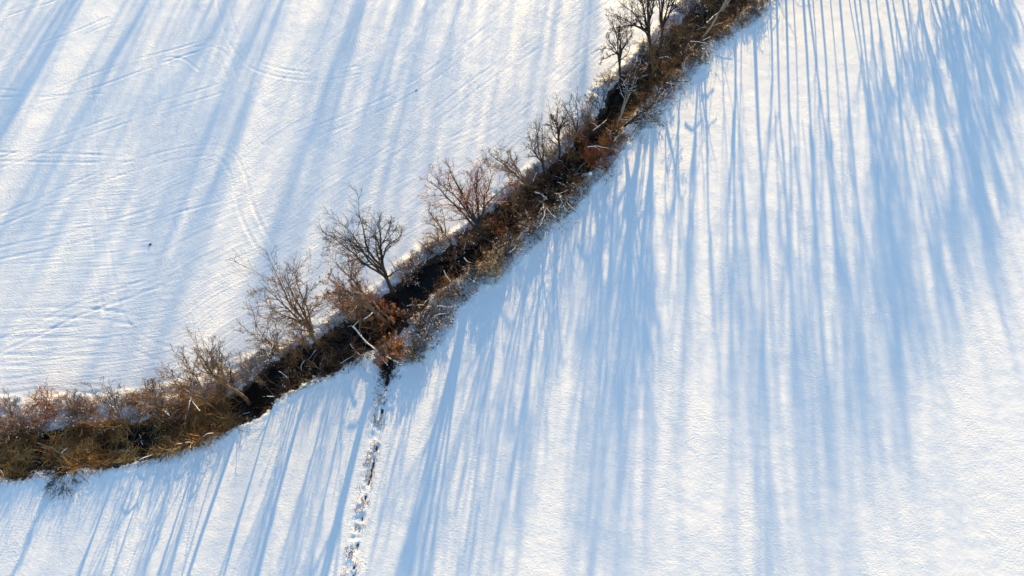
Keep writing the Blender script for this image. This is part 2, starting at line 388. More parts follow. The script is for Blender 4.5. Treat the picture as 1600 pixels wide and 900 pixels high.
def ground_height(X, Y):
    S, D, W = stream_coords(X, Y)
    near = (np.abs(D) < 14)
    eL = edge_left(S); eR = edge_right(S)                     # eL > 0 , eR < 0
    wob = vnoise(X, Y, 1.1, 3) * 0.45 + vnoise(X, Y, 0.4, 4) * 0.2
    a = np.abs(D) - W + wob
    depth = -1.3 * (1 - smooth(-0.5, 0.95, a))
    inband = smooth(0, 1.0, np.minimum(eL + 1.0 - D, D - eR + 0.6))
    hum = (vnoise(X, Y, 0.9, 5) * 0.09 + vnoise(X, Y, 0.42, 6) * 0.08 + vnoise(X, Y, 2.3, 7) * 0.08) * inband
    # crumbly lip on the near side
    lip = np.exp(-((D - eR) / 0.8) ** 2) * (0.05 + 0.16 * np.maximum(vnoise(X, Y, 0.45, 8), 0))
    slope = -0.5 * smooth(0, 1, (eL - D) / np.maximum(eL - W, 0.5)) * (D > 0)
    Z = hum * (1 - smooth(0.3, -0.6, a) * 0.5) + lip + np.minimum(depth, 0) + slope * smooth(0.2, 1.2, a)
    Z += vnoise(X, Y, 9, 9) * 0.06 + vnoise(X, Y, 3.1, 10) * 0.018
    # ditch
    dd, dS, dD = poly_dist(X, Y, DITCH)
    head = np.exp(-(dS / 3.0) ** 2)
    wd = np.interp(dS, [0, 12, 24], [0.17, 0.15, 0.10]) + head * 0.5 + vnoise(X, Y, 0.5, 11) * 0.07
    on = smooth(-0.2, 0.45, vnoise(X, Y, 1.3, 12) * 0.6 + vnoise(X, Y, 0.38, 19) * 0.6) * (1 - head) + head
    Z -= (0.22 + head * 0.9) * np.exp(-(dd / wd) ** 2) * on
    band = np.exp(-((dD + 0.4) / 0.55) ** 2) * smooth(1.0, 6.0, dS)
    Z += band * (vnoise(X, Y, 0.35, 13) * 0.07 + vnoise(X, Y, 0.8, 14) * 0.05)
    for pl, dep in TRK:
        lo = pl.min(0) - 1; hi = pl.max(0) + 1
        k = (X > lo[0]) & (X < hi[0]) & (Y > lo[1]) & (Y < hi[1])
        if not k.any(): continue
        d, s, _ = poly_dist(X[k], Y[k], pl)
        mod = 0.34 + 0.36 * vnoise(X[k], Y[k], 2.2, 15)
        Z[k] += dep * mod * (-np.exp(-(d / 0.17) ** 2) + 0.55 * np.exp(-((d - 0.38) / 0.16) ** 2))
    # bare mask
    reed = smooth(30, 22, S - sta[1]) 
    bare = 0.95 * (1 - smooth(-0.1, 0.75, a)) + 0.22 * inband * (D < 0) + 0.12 * inband * (D > 0)
    bare += 0.9 * np.exp(-(dd / (wd * 0.55 + head * 0.35)) ** 2) * on + 0.24 * band
    bare += 0.22 * np.exp(-((D - eR) / 0.5) ** 2)
    rows = smooth(0.5, 3, D - eL) * smooth(48, 26, D) * smooth(0, 20, S + 5) + 0.35 * smooth(0.5, 3, D - eL) * smooth(60, 20, D)
    lump = inband + band * 0.5 + 0.5 * np.exp(-((D - eR) / 0.7) ** 2)
    return Z, S, D, bare, np.clip(rows, 0, 1), np.clip(lump, 0, 1)

GX, GY = np.meshgrid(gx, gy, indexing='ij'); X = GX.ravel(); Y = GY.ravel()
Z, S, D, bare, rows, lump = ground_height(X, Y)
nx, ny = len(gx), len(gy); idx = np.arange(nx * ny).reshape(nx, ny)
F = np.stack([idx[:-1, :-1], idx[1:, :-1], idx[1:, 1:], idx[:-1, 1:]], -1).reshape(-1, 4)
g = mesh_from('ground', np.stack([X, Y, Z], 1), F, M_snow_ground, attrs={'st': np.stack([S, D, X * 0], 1), 'mask': np.stack([bare, rows, lump], 1)})
tag(g, kind='structure')
def gz(x, y):
    z = ground_height(np.array([x], float), np.array([y], float))[0][0]
    return float(z)

# water ribbon in the channel
wl = np.arange(-60, 170, 1.5)
def center_at(s):
    return np.array([np.interp(s, sta, cen[:, 0]), np.interp(s, sta, cen[:, 1])])
wc = np.array([center_at(s) for s in wl]); wT = np.gradient(wc, axis=0); wT /= np.linalg.norm(wT, axis=1, keepdims=True); wN = np.stack([-wT[:, 1], wT[:, 0]], 1)
ww = np.interp(wl, sta, hw)[:, None] + 1.2
va = np.c_[wc + wN * ww, np.full(len(wl), -0.98)]; vb = np.c_[wc - wN * ww, np.full(len(wl), -0.98)]
wi = np.arange(len(wl) - 1); n_ = len(wl)
wo = mesh_from('water', np.vstack([va, vb]), np.stack([wi + n_, wi + n_ + 1, wi + 1, wi], 1), mw)
tag(wo, kind='structure')

# ------------------------------------------------------------------ trees
TREE_GROUP = 'bare trees along the stream'
def make_limbs(base, tips, rng, r, fork=0.28, wob=0.035):
    base = np.array(base); tp = []
    for t in tips:
        if len(t) == 3: tp.append(at(t[0], t[1], t[2]))
        else: tp.append(lift(t[0], t[1], base))
    tp = np.array(tp); mean = tp.mean(0)
    top = tp[np.argmax(tp[:, 2])]
    axis_top = 0.55 * mean + 0.45 * top
    limbs, radii = [], []
    order = np.argsort(-np.linalg.norm(tp - base, axis=1))
    m = 12
    hgt = np.linalg.norm(axis_top - base)
    for j, k in enumerate(order):
        T = tp[k]
        fk = fork * (0.75 + 0.9 * j / max(len(order), 1))
        F_ = base + (axis_top - base) * min(fk, 0.75); F_[2] += 0.02 * hgt
        mid = F_ * 0.55 + T * 0.45; mid += (axis_top - base) * 0.07 + rng.normal(size=3) * 0.02 * hgt
        if j == 0: pts = [base - [0, 0, .3], base * 0.5 + F_ * 0.5, F_, mid, T]
        else: pts = [F_, mid, T]
        P = path(pts, m, rng, wob)
        L = np.linalg.norm(T - F_)
        if j == 0:
            R = r * np.interp(np.linspace(0, 1, m), [0, 0.05, fork, 1], [1.35, 1.0, 0.75, 0.10])
        else:
            R = r * (0.66 - 0.2 * j / len(order)) * np.linspace(1, 0.14, m)
        limbs.append(P); radii.append(np.maximum(R, 0.014))
    return np.array(limbs), np.array(radii)

def tree(px, py, tips, label, bark=M_bark_dark, twig=None, r=0.17, fork=0.28, seed=0, dens=1.0, snow=0.25, z=None, leaves=None, nleaf=0,
         up=0.15, k1=9, group=TREE_GROUP, fac=0.37, rmin=0.016, cat='tree', name='bare_tree', leaf_size=0.09, wob=0.035):
    rng = np.random.default_rng(seed + 1000)
    b = at(px, py); b[2] = gz(b[0], b[1]) if z is None else z
    e = empty(name, b, label, cat, group)
    P, R = make_limbs(b, tips, rng, r, fork, wob)
    tr = Geo(); tr.tubes(P, R, 7)
    cr = Geo()
    P1, R1 = grow(P, R, max(3, int(k1 * dens)), fac, 42, 7, rng, up=up, t0=0.30, rmin=rmin * 1.3)
    P2, R2 = grow(P1, R1, max(3, int(7 * dens)), 0.5, 40, 5, rng, up=up, t0=0.15, rmin=rmin)
    P3, R3 = grow(P2, R2, max(3, int(5 * dens)), 0.55, 38, 4, rng, up=up, t0=0.15, rmin=rmin * 0.6)
    PT, RT = grow(P[:, 6:], R[:, 6:], 7, 0.3, 35, 5, rng, up=up, t0=0.3, rmin=rmin)
    cr.tubes(P1, R1, 4); cr.tubes(P2, R2, 3); cr.tubes(P3, R3, 3); cr.tubes(PT, RT, 3)
    tr.build('trunk', bark, e, b)
    cr.build('crown', twig or bark, e, b)
    if snow > 0:
        s = Geo(); snow_on(s, P, R, rng, min(1, snow * 1.6), 1.05, 0.03); snow_on(s, P1, R1, rng, snow, 1.2, 0.022)
        if snow > 0.45: snow_on(s, P2, R2, rng, snow * 0.7, 1.2, 0.02)
        if s.n: tag(s.build('snow_cover', M_snow, e, b), kind='stuff')
    if leaves is not None and nleaf:
        lf = Geo(); pts = P3.reshape(-1, 3); pick = pts[rng.integers(0, len(pts), nleaf)] + rng.normal(size=(nleaf, 3)) * 0.06
        lf.leaves(pick, leaf_size, rng); lf.build('leaves', leaves, e, b)
    return e

T = tree
T(202, 679, [(144, 610), (152, 624), (163, 603), (186, 601), (178, 618)], 'small bare tree with thin slanting trunk over the tawny reeds near the left edge', M_bark_brown, r=0.13, seed=1, dens=0.98, rmin=0.02, k1=7)
T(335, 636, [(260, 578), (283, 560), (272, 600), (296, 575)], 'low spreading tree with pale brown twigs, left of the thick-trunked tree at the black pool', M_bark_brown, r=0.12, seed=2, dens=1.10, rmin=0.02)
T(383, 627, [(303, 546), (318, 541), (336, 556), (346, 572), (300, 565)], 'bare tree with one thick slanting trunk rooted at the left end of the black pool', M_bark_brown, M_bark_brown, r=0.2, fork=0.5, seed=3, dens=0.9)
T(345, 612, [(328, 548), (338, 543), (350, 556), (318, 560)], 'twiggy many-stemmed tree crowded behind the thick slanting trunk by the pool', M_bark_olive, M_bark_olive, r=0.08, fork=0.1, seed=4, dens=1.04, rmin=0.02, snow=0)
T(363, 622, [(357, 553), (363, 568)], 'thin pole-like sapling standing just left of the purple-brown round bush', M_bark_dark, r=0.07, seed=5, dens=0.6, k1=5)
T(448, 562, [(388, 519), (395, 503), (418, 503), (408, 532), (432, 520)], 'small bare tree leaning left over the snowy bank above the black pool', M_bark_brown, M_bark_brown, r=0.12, seed=6, dens=0.98, rmin=0.02)
T(470, 563, [(461, 512), (470, 520)], 'thin upright sapling between the small leaning tree and the large brown tree', M_bark_brown, r=0.06, seed=7, dens=0.5, k1=5)
T(502, 537, [(409, 443), (411, 478), (430, 424), (458, 417), (480, 440), (500, 474), (444, 430), (420, 498)], 'large brown fan-shaped bare tree leaning left, the widest crown left of the orange-leaved tree', M_bark_brown, M_bark_brown, r=0.22, fork=0.3, seed=8, dens=1.15, snow=0.2)
T(606, 506, [(526, 415), (508, 432), (556, 424), (497, 468), (545, 412), (515, 458)], 'long leaning tree with some orange leaves and a snowy lower trunk across the stream', M_bark_brown, M_bark_brown, r=0.22, fork=0.42, seed=9, dens=1.05, snow=0.5, leaves=M_leaf_orange, nleaf=900)
T(615, 459, [(517, 368), (538, 352), (561, 336), (590, 345), (612, 352), (632, 366), (548, 372)], 'dark clean-limbed bare tree standing alone against the snow at the upper bank', M_bark_dark, r=0.25, fork=0.3, seed=10, dens=1.2, snow=0.15)
T(704, 377, [(668, 325), (676, 342), (690, 322), (664, 345)], 'small brownish tree with a short bent crown beside the big many-stemmed tree', M_bark_brown, M_bark_brown, r=0.12, seed=11, dens=0.85)
T(756, 367, [(672, 283), (686, 288), (701, 265), (748, 264), (772, 270), (800, 285), (735, 278), (722, 300)], 'big many-stemmed tree with reddish twigs and snowy lower limbs at the middle of the row', M_bark_dark, M_twig_red, r=0.28, fork=0.16, seed=12, dens=1.25, snow=0.5, leaves=M_leaf_rust, nleaf=400)
T(736, 326, [(727, 275), (735, 284)], 'thin reddish sapling inside the crown of the big many-stemmed tree', M_twig_red, r=0.05, seed=13, dens=0.6, k1=6, snow=0)
T(833, 292, [(762, 237), (776, 243), (792, 232), (806, 248), (760, 256)], 'light brown tree with long arching limbs combed to the left above the snowy gap', M_bark_brown, M_bark_brown, r=0.16, fork=0.35, seed=14, dens=1.15)
T(855, 273, [(827, 208), (819, 226), (838, 190), (848, 200), (822, 245)], 'slender dark tree rising between the arching light brown tree and the straight one', M_bark_dark, M_bark_olive, r=0.14, seed=15, dens=1.09)
T(876, 248, [(870, 163), (860, 180), (885, 178), (852, 195), (890, 195)], 'straight dark tree with an upright crown left of the rusty red bush', M_bark_dark, M_bark_dark, r=0.16, fork=0.45, seed=16, dens=1.15)
T(904, 217, [(880, 167), (890, 158), (901, 150), (875, 185)], 'small dark tree leaning left directly above the tawny bush', M_bark_dark, r=0.12, seed=17, dens=0.85)
T(919, 207, [(904, 155), (918, 150), (926, 162), (908, 172)], 'small brown tree close right of the little left-leaning one, above the red bush', M_bark_brown, r=0.1, seed=18, dens=0.85)
T(938, 176, [(922, 138), (932, 127), (953, 126), (914, 147), (945, 140)], 'low shrubby tree on the snowy bank left of the open dark water', M_bark_dark, r=0.09, fork=0.1, seed=19, dens=0.8)
T(970, 123, [(970, 28), (936, 77), (945, 58), (938, 96), (956, 30), (988, 55), (978, 30)], 'upright dark tree with a bare straight trunk rooted at the snowy bank near the top', M_bark_dark, r=0.19, fork=0.35, seed=20, dens=1.21)
T(1026, 86, [(953, 20), (966, 2), (985, -40), (1005, -60), (985, 42), (1002, -10), (958, 45)], 'big spreading dark tree whose left limbs reach widest at the top edge', M_bark_dark, r=0.26, fork=0.3, seed=21, dens=1.38, snow=0.35)
T(1034, 74, [(1038, -95), (1057, 8), (1072, -50), (1054, -70), (1026, -80), (1075, 0)], 'tall forked dark tree right of the big spreading one, cut by the frame', M_bark_dark, r=0.24, fork=0.25, seed=22, dens=1.26, snow=0.3)
T(966, 191, [(979, 128), (995, 102), (986, 108), (990, 130)], 'pale snow-dusted sapling rising out of the dark stream', M_bark_pale, M_bark_dark, r=0.13, seed=23, dens=0.7, snow=0.9)
T(968, 194, [(1045, 170, 5.5), (1038, 190, 4.5), (1014, 176, 5), (1042, 152, 6.5), (1025, 160, 6.5), (1005, 217, 2.2)], 'snow-laden tree leaning right over the open snowfield beside the dark water', M_bark_dark, M_bark_dark, r=0.2, fork=0.2, seed=24, dens=1.0, snow=0.8, up=0.02)
T(838, 301, [(883, 352, 2.5), (868, 332, 3.5), (846, 350, 2.2), (878, 338, 3)], 'drooping snow-covered tree bending right towards the snowfield, left one of two', M_bark_dark, M_bark_dark, r=0.15, seed=25, dens=0.7, snow=0.55, up=-0.04)
T(863, 289, [(902, 332, 3.0), (893, 316, 3.5), (886, 330, 2.5)], 'drooping snow-covered tree bending right towards the snowfield, right one of two', M_bark_dark, M_bark_dark, r=0.15, seed=26, dens=0.7, snow=0.55, up=-0.04)
T(917, 251, [(955, 274, 2.2), (960, 262, 3.0), (948, 282, 1.6)], 'snowy forked tree bent low below the rusty red bush', M_bark_dark, M_bark_dark, r=0.14, seed=27, dens=0.6, snow=0.55, up=-0.04)
T(1084, 66, [(1120, 82, 3.0), (1114, 62, 4.0), (1108, 90, 2.0)], 'dark tree arching right with snow on its upper limb, near the top right scrub', M_bark_dark, M_bark_dark, r=0.14, seed=28, dens=0.7, snow=0.8, up=-0.04)
T(1094, 57, [(1138, 6, 7), (1150, -12, 9), (1142, 0, 8)], 'long snow-dusted trunk slanting up right across the brown scrub at the top', M_bark_pale, M_bark_brown, r=0.15, fork=0.5, seed=29, dens=0.6, snow=0.8)
T(1066, 96, [(1085, 38), (1078, 20), (1066, 30), (1092, 50)], 'dark-stemmed tree with a sunlit foot at the snowfield edge below the top scrub', M_bark_dark, M_bark_olive, r=0.14, seed=30, dens=0.9)
T(1098, 34, [(1100, -85), (1086, -60), (1116, -65), (1108, -90)], 'upright tree at the top edge above the brown scrub, crown outside the frame', M_bark_dark, r=0.19, seed=31, dens=0.9)
T(1036, 132, [(1074, 142, 2.5), (1080, 126, 3.2), (1062, 112, 4.2), (1052, 145, 2)], 'fine dark-twigged tree drooping right over the snow below the brown scrub', M_bark_dark, r=0.13, seed=32, dens=0.85, snow=0.5, up=-0.02)
T(1150, 20, [(1170, -120), (1152, -110), (1186, -80)], 'tree at the top edge beside the dense grey-brown hedge, mostly outside the frame', M_bark_dark, r=0.2, seed=33, dens=0.9)
T(1020, 118, [(1030, 40), (1044, 55), (1012, 58), (1052, 66)], 'olive-brown bushy tree between the forked dark tree and the tawny bush', M_bark_olive, M_bark_olive, r=0.12, fork=0.15, seed=34, dens=1.0, snow=0)
T(800, 340, [(795, 270), (812, 262), (822, 280), (803, 285)], 'slim brown tree rising over the white gap in the upper bank', M_bark_brown, M_bark_brown, r=0.12, seed=35, dens=0.85)
T(560, 525, [(548, 478), (560, 470), (572, 482)], 'short brown tree standing in the scrub between the large fan-shaped tree and the orange bush', M_bark_brown, M_bark_brown, r=0.09, seed=36, dens=1.04, rmin=0.02, snow=0.2)
T(262, 650, [(225, 600), (240, 592), (212, 612)], 'thin crooked tree with golden-brown twigs above the tawny reeds', M_bark_brown, M_bark_brown, r=0.09, seed=37, dens=0.98, rmin=0.02)
T(886, 250, [(900, 185), (912, 196), (892, 176)], 'slim brown tree standing in the scrub directly left of the rusty red bush', M_bark_brown, r=0.11, seed=38, dens=0.8)

T(243, 640, [(228, 606), (238, 596), (250, 600), (256, 612)], 'small twiggy tree left of the crooked golden-brown one on the upper bank', M_bark_brown, M_bark_brown, r=0.08, fork=0.1, seed=40, dens=1.0)
T(304, 636, [(286, 596), (298, 590), (312, 596), (280, 608)], 'small pale-stemmed tree at the snowy hollow between the crooked and the low spreading trees', M_bark_pale, M_bark_brown, r=0.08, fork=0.1, seed=41, dens=1.0)
T(118, 652, [(104, 618), (116, 612), (128, 620)], 'little many-stemmed tree added for its shadow among the bushes at far left', M_bark_brown, M_bark_brown, r=0.07, fork=0.1, seed=42, dens=1.0)  # added to thicken the shadows on the lower left snow
T(18, 655, [(2, 622), (14, 614), (28, 622)], 'twiggy little tree added for its shadow behind the grey-brown bush at the left edge', M_bark_brown, M_twig_grey, r=0.07, fork=0.1, seed=43, dens=1.0)  # added for its shadow too, only bushes grow here
T(478, 548, [(462, 508), (474, 500), (486, 505), (455, 518)], 'low twiggy tree crowded under the left side of the large fan-shaped tree', M_bark_brown, M_bark_brown, r=0.08, fork=0.1, seed=44, dens=1.0)
T(544, 500, [(528, 455), (540, 450), (552, 458), (520, 466)], 'small brown tree between the large fan-shaped tree and the long leaning tree', M_bark_brown, M_twig_red, r=0.08, fork=0.1, seed=45, dens=1.0)

# ------------------------------------------------------------------ shrubs
SHRUB_GROUP = 'shrubs on the stream banks'
def shrub(px, py, rad, hgt, label, twig=M_bark_brown, leaf=None, nleaf=0, snow=0.0, seed=0, n=26, z=None, lsize=0.06, lean=(0, 0), k=(7, 5), name='shrub', cat='shrub'):
    rng = np.random.default_rng(seed + 5000)
    b = at(px, py); b[2] = (max(gz(b[0], b[1]), -0.95) if z is None else z) - 0.05
    e = empty(name, b, label, cat, SHRUB_GROUP)
    a = rng.uniform(0, 2 * math.pi, n); q = np.sqrt(rng.uniform(0, 1, n))
    up_side = stream_coords(b[:1], b[1:2])[1][0] > 0
    hgt = hgt * ((1.5 if px < 620 else 1.15) if up_side else 0.8); rad = rad * (1.15 if up_side else 1.0)
    # stems spring from a small stool and spread
    st = b[None] + np.stack([np.cos(a), np.sin(a), 0 * a], 1) * (q * rad * 0.25)[:, None]
    hh = hgt * 0.85 * rng.uniform(0.6, 1.1, n) * (1 - 0.35 * q ** 2)
    en = st + np.stack([np.cos(a) * q * rad * 0.85 + lean[0], np.sin(a) * q * rad * 0.85 + lean[1], hh], 1)
    m = 6; t = np.linspace(0, 1, m)[None, :, None]
    P = st[:, None] * (1 - t) + en[:, None] * t
    P[:, :, 2] += (np.sin(t[..., 0] * math.pi) * 0.14 * hh[:, None]); P[:, 1:] += rng.normal(size=(n, m - 1, 3)) * 0.05 * hgt
    R = 0.03 * np.linspace(1, 0.4, m)[None] * rng.uniform(0.7, 1.4, (n, 1))
    P1, R1 = grow(P, R, k[0], 0.45, 42, 5, rng, up=0.08, t0=0.2, rmin=0.016, wig=0.22)
    P2, R2 = grow(P1, R1, k[1], 0.5, 42, 4, rng, up=0.05, t0=0.15, rmin=0.013, wig=0.22)
    s = Geo(); s.tubes(P, R, 4); s.build('stems', twig, e, b)
    c = Geo(); c.tubes(P1, R1, 3); c.tubes(P2, R2, 3); c.build('twigs', twig, e, b)
    pts = P2.reshape(-1, 3)
    if leaf is not None and nleaf:
        l = Geo(); l.leaves(pts[rng.integers(0, len(pts), nleaf)] + rng.normal(size=(nleaf, 3)) * 0.07, lsize, rng); l.build('leaves', leaf, e, b)
    if snow > 0:
        sn = Geo(); ns = int(len(pts) * snow * 0.09)
        pk = pts[rng.integers(0, len(pts), ns)] + rng.normal(size=(ns, 3)) * 0.03
        sn.blobs(pk, 0.06, rng); snow_on(sn, P1, R1, rng, snow * 0.45, 1.3, 0.02); tag(sn.build('snow_cover', M_snow, e, b), kind='stuff')
    return e
Sb = shrub
Sb(9, 662, 2.3, 1.9, 'grey-brown bush at the left edge of the photo on the snowy bank', M_twig_grey, snow=0.2, seed=1)
Sb(75, 642, 2.0, 2.0, 'sunlit orange-tinged bush, second from the left edge', M_twig_red, M_leaf_gold_lit, 500, 0.1, 2)
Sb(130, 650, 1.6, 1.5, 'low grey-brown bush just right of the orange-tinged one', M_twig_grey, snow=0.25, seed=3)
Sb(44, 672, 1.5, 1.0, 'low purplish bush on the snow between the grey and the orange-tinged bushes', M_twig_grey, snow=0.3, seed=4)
Sb(165, 660, 1.5, 0.9, 'low tawny tuft-like bush left of the slanting small tree', M_bark_olive, M_leaf_gold_lit, 300, 0.1, 5)
Sb(222, 634, 1.9, 1.7, 'pale brown bush with sunlit twigs right of the slanting small tree', M_twig_grey, M_leaf_gold_lit, 300, 0.15, 6)
Sb(250, 640, 1.4, 1.2, 'golden-brown bush beside a patch of sunlit snow left of the snowy hollow', M_bark_brown, M_leaf_gold_lit, 500, 0.1, 7)
Sb(283, 628, 1.7, 1.7, 'brown bush behind the low spreading tree', M_bark_brown, M_leaf_brown, 200, 0.15, 8)
Sb(388, 583, 1.9, 1.9, 'round purple-brown bush alone on the snow above the black pool', M_twig_grey, snow=0.1, seed=10, n=34)
Sb(98, 742, 1.9, 1.1, 'snow-dusted twig bush fanning over the lower snowfield edge at far left', M_bark_dark, snow=0.3, seed=11, lean=(0.3, -0.8))
Sb(450, 592, 1.4, 1.3, 'brown bush overhanging the right end of the black pool', M_bark_brown, M_leaf_brown, 150, 0.1, 12)
Sb(478, 583, 1.4, 1.1, 'tawny bush in the channel below the large fan-shaped tree', M_bark_olive, M_leaf_brown, 200, 0.1, 13)
Sb(515, 562, 1.5, 1.3, 'dark brown bush filling the channel right of the tawny one', M_bark_brown, M_leaf_brown, 250, 0.05, 14)
Sb(538, 485, 1.8, 1.9, 'greyish bush on snow between the large fan-shaped tree and the orange leaves', M_twig_grey, M_leaf_brown, 100, 0.25, 15)
Sb(567, 470, 1.7, 2.1, 'russet-twigged bush under the long leaning tree', M_twig_red, M_leaf_rust, 300, 0.1, 16)
Sb(606, 492, 1.9, 2.6, 'bright orange-leaved bush left of the trunk of the dark lone tree', M_twig_red, M_leaf_orange, 3000, 0.03, 17, lsize=0.075)
Sb(616, 556, 2.1, 2.2, 'orange-leaved bush by the fallen white log at the ditch mouth', M_twig_red, M_leaf_orange, 3000, 0.08, 18, lsize=0.075)
Sb(648, 552, 1.8, 1.8, 'olive-tawny bush right of the orange bush at the ditch mouth', M_bark_olive, M_leaf_brown, 700, 0.1, 19)
Sb(608, 583, 1.2, 1.0, 'small dark bush hanging into the head of the ditch', M_bark_dark, M_leaf_brown, 200, 0.15, 20)
Sb(640, 425, 1.7, 2.1, 'snowy bush with russet tips right of the dark lone tree', M_twig_grey, M_leaf_rust, 220, 0.5, 21)
Sb(662, 518, 2.1, 1.9, 'large grey snow-dusted bush at the edge of the lower snowfield', M_twig_grey, snow=0.55, seed=22, n=34)
Sb(692, 497, 1.7, 1.6, 'grey-green bush with thin twigs poking out over the snowfield', M_twig_grey, snow=0.45, seed=23)
Sb(652, 490, 1.6, 1.7, 'brown bush in shade between the stream and the large grey bush', M_bark_brown, M_leaf_brown, 250, 0.2, 24)
Sb(686, 378, 1.6, 1.6, 'warm sunlit bush left of the small brownish bent tree', M_twig_grey, M_leaf_gold_lit, 350, 0.3, 25)  # warm sunlight on the twigs painted as pale gold leaves
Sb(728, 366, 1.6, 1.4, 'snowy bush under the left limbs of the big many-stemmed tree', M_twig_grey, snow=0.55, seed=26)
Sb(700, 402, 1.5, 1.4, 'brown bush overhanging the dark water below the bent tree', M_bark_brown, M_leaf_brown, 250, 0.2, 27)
Sb(766, 418, 1.9, 2.3, 'tall golden bush on the lower bank, its sunny glow put into leaf colour', M_bark_brown, M_leaf_gold_lit, 3200, 0.2, 28, lsize=0.08)  # the sun's glow is painted in with many pale gold leaves
Sb(742, 432, 1.6, 1.5, 'snowy tawny bush at the left foot of the golden one', M_bark_brown, M_leaf_gold_lit, 350, 0.4, 29)
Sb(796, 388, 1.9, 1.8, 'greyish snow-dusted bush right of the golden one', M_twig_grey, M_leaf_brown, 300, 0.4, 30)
Sb(830, 360, 2.2, 1.9, 'wide grey bush with much snow beneath the drooping snow-covered trees', M_twig_grey, snow=0.6, seed=31, n=34)
Sb(787, 355, 1.8, 1.9, 'rust-brown bush right of the foot of the big many-stemmed tree', M_twig_red, M_leaf_rust, 600, 0.08, 32)
Sb(822, 330, 1.9, 2.2, 'dense brown bush over the channel above the wide grey bush', M_bark_brown, M_leaf_brown, 800, 0.08, 33, n=34)
Sb(852, 305, 1.8, 1.9, 'brown bush between the two drooping snow-covered trees', M_bark_brown, M_leaf_brown, 500, 0.12, 34)
Sb(884, 322, 1.4, 1.1, 'small snowy bush at the snowfield edge right of the drooping trees', M_twig_grey, snow=0.65, seed=35)
Sb(906, 296, 1.4, 1.1, 'small snowy bush at the snowfield edge beside the pale stump', M_twig_grey, snow=0.6, seed=36)
Sb(862, 243, 1.7, 2.0, 'brown bush beside the foot of the straight dark tree', M_bark_brown, M_leaf_brown, 300, 0.15, 37)
Sb(893, 212, 1.5, 1.7, 'tawny-orange bush under the small left-leaning tree', M_twig_red, M_leaf_orange, 350, 0.1, 38)
Sb(934, 245, 2.5, 3.0, 'big rusty red-leaved bush, the reddest spot on the stream', M_twig_red, M_leaf_rust, 3000, 0.02, 39, n=42)
Sb(902, 268, 1.8, 1.9, 'olive-brown bush left of the rusty red one, over the channel', M_bark_olive, M_leaf_brown, 500, 0.08, 40)
Sb(1002, 148, 1.9, 2.0, 'tawny bush right of the open dark water', M_bark_olive, M_leaf_gold_lit, 250, 0.08, 41)
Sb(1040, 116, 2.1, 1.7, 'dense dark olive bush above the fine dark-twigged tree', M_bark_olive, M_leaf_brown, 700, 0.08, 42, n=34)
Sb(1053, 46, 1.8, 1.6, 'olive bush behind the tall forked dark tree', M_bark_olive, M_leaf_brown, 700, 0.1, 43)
Sb(1082, 86, 1.7, 1.7, 'sun-tipped brown bush by the snowfield edge under the arching dark tree', M_bark_brown, M_leaf_gold_lit, 250, 0.3, 44)  # sun on the tips is given by gold leaf colour
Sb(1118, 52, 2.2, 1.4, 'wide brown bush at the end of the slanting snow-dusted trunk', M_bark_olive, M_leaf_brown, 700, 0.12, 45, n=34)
Sb(1152, 34, 2.0, 1.2, 'grey-brown bush with golden tips at the snowfield edge, second from the top right', M_twig_grey, M_leaf_gold_lit, 350, 0.25, 46)
Sb(1182, 14, 2.2, 1.2, 'dense grey-brown bush at the top edge, farthest right of all', M_twig_grey, M_leaf_brown, 500, 0.2, 47, n=34)
Sb(1096, 96, 1.3, 0.9, 'little snowy bush on the snowfield edge below the sun-tipped one', M_twig_grey, snow=0.6, seed=48)
Sb(1018, 186, 1.6, 1.1, 'low snowy bush under the tree that leans right over the snow', M_twig_grey, snow=0.6, seed=49)
Sb(952, 128, 1.4, 1.3, 'snowy bush at the foot of the upright dark tree, on its left', M_twig_grey, snow=0.55, seed=50)
Sb(998, 98, 1.7, 1.7, 'snow-dusted bush between the upright dark tree and the big spreading one', M_twig_grey, snow=0.5, seed=51)
Sb(1012, 72, 1.6, 1.4, 'snow-heavy bush behind the trunk of the big spreading tree', M_twig_grey, snow=0.6, seed=52)
Sb(722, 455, 1.7, 1.3, 'snow-covered bush on the lower bank below the dark water', M_twig_grey, M_leaf_gold_lit, 200, 0.6, 53)
Sb(1080, 18, 1.9, 1.7, 'snowy dark bush at the top edge left of the upright tree', M_bark_dark, snow=0.5, seed=54)
Sb(1040, 150, 1.5, 1.0, 'thin snowy bush under the drooping fine dark-twigged tree', M_twig_grey, snow=0.55, seed=55)
Sb(420, 555, 1.3, 1.1, 'low dark-twigged bush in the snow right of the round purple-brown bush', M_bark_dark, snow=0.4, seed=56)
Sb(1118, 10, 1.9, 1.2, 'olive bush at the top edge right of the upright tree', M_bark_olive, M_leaf_brown, 500, 0.1, 57)
Sb(964, 216, 1.4, 1.2, 'low brown bush right of the rusty red one by the leaning tree', M_bark_brown, M_leaf_brown, 200, 0.3, 58)

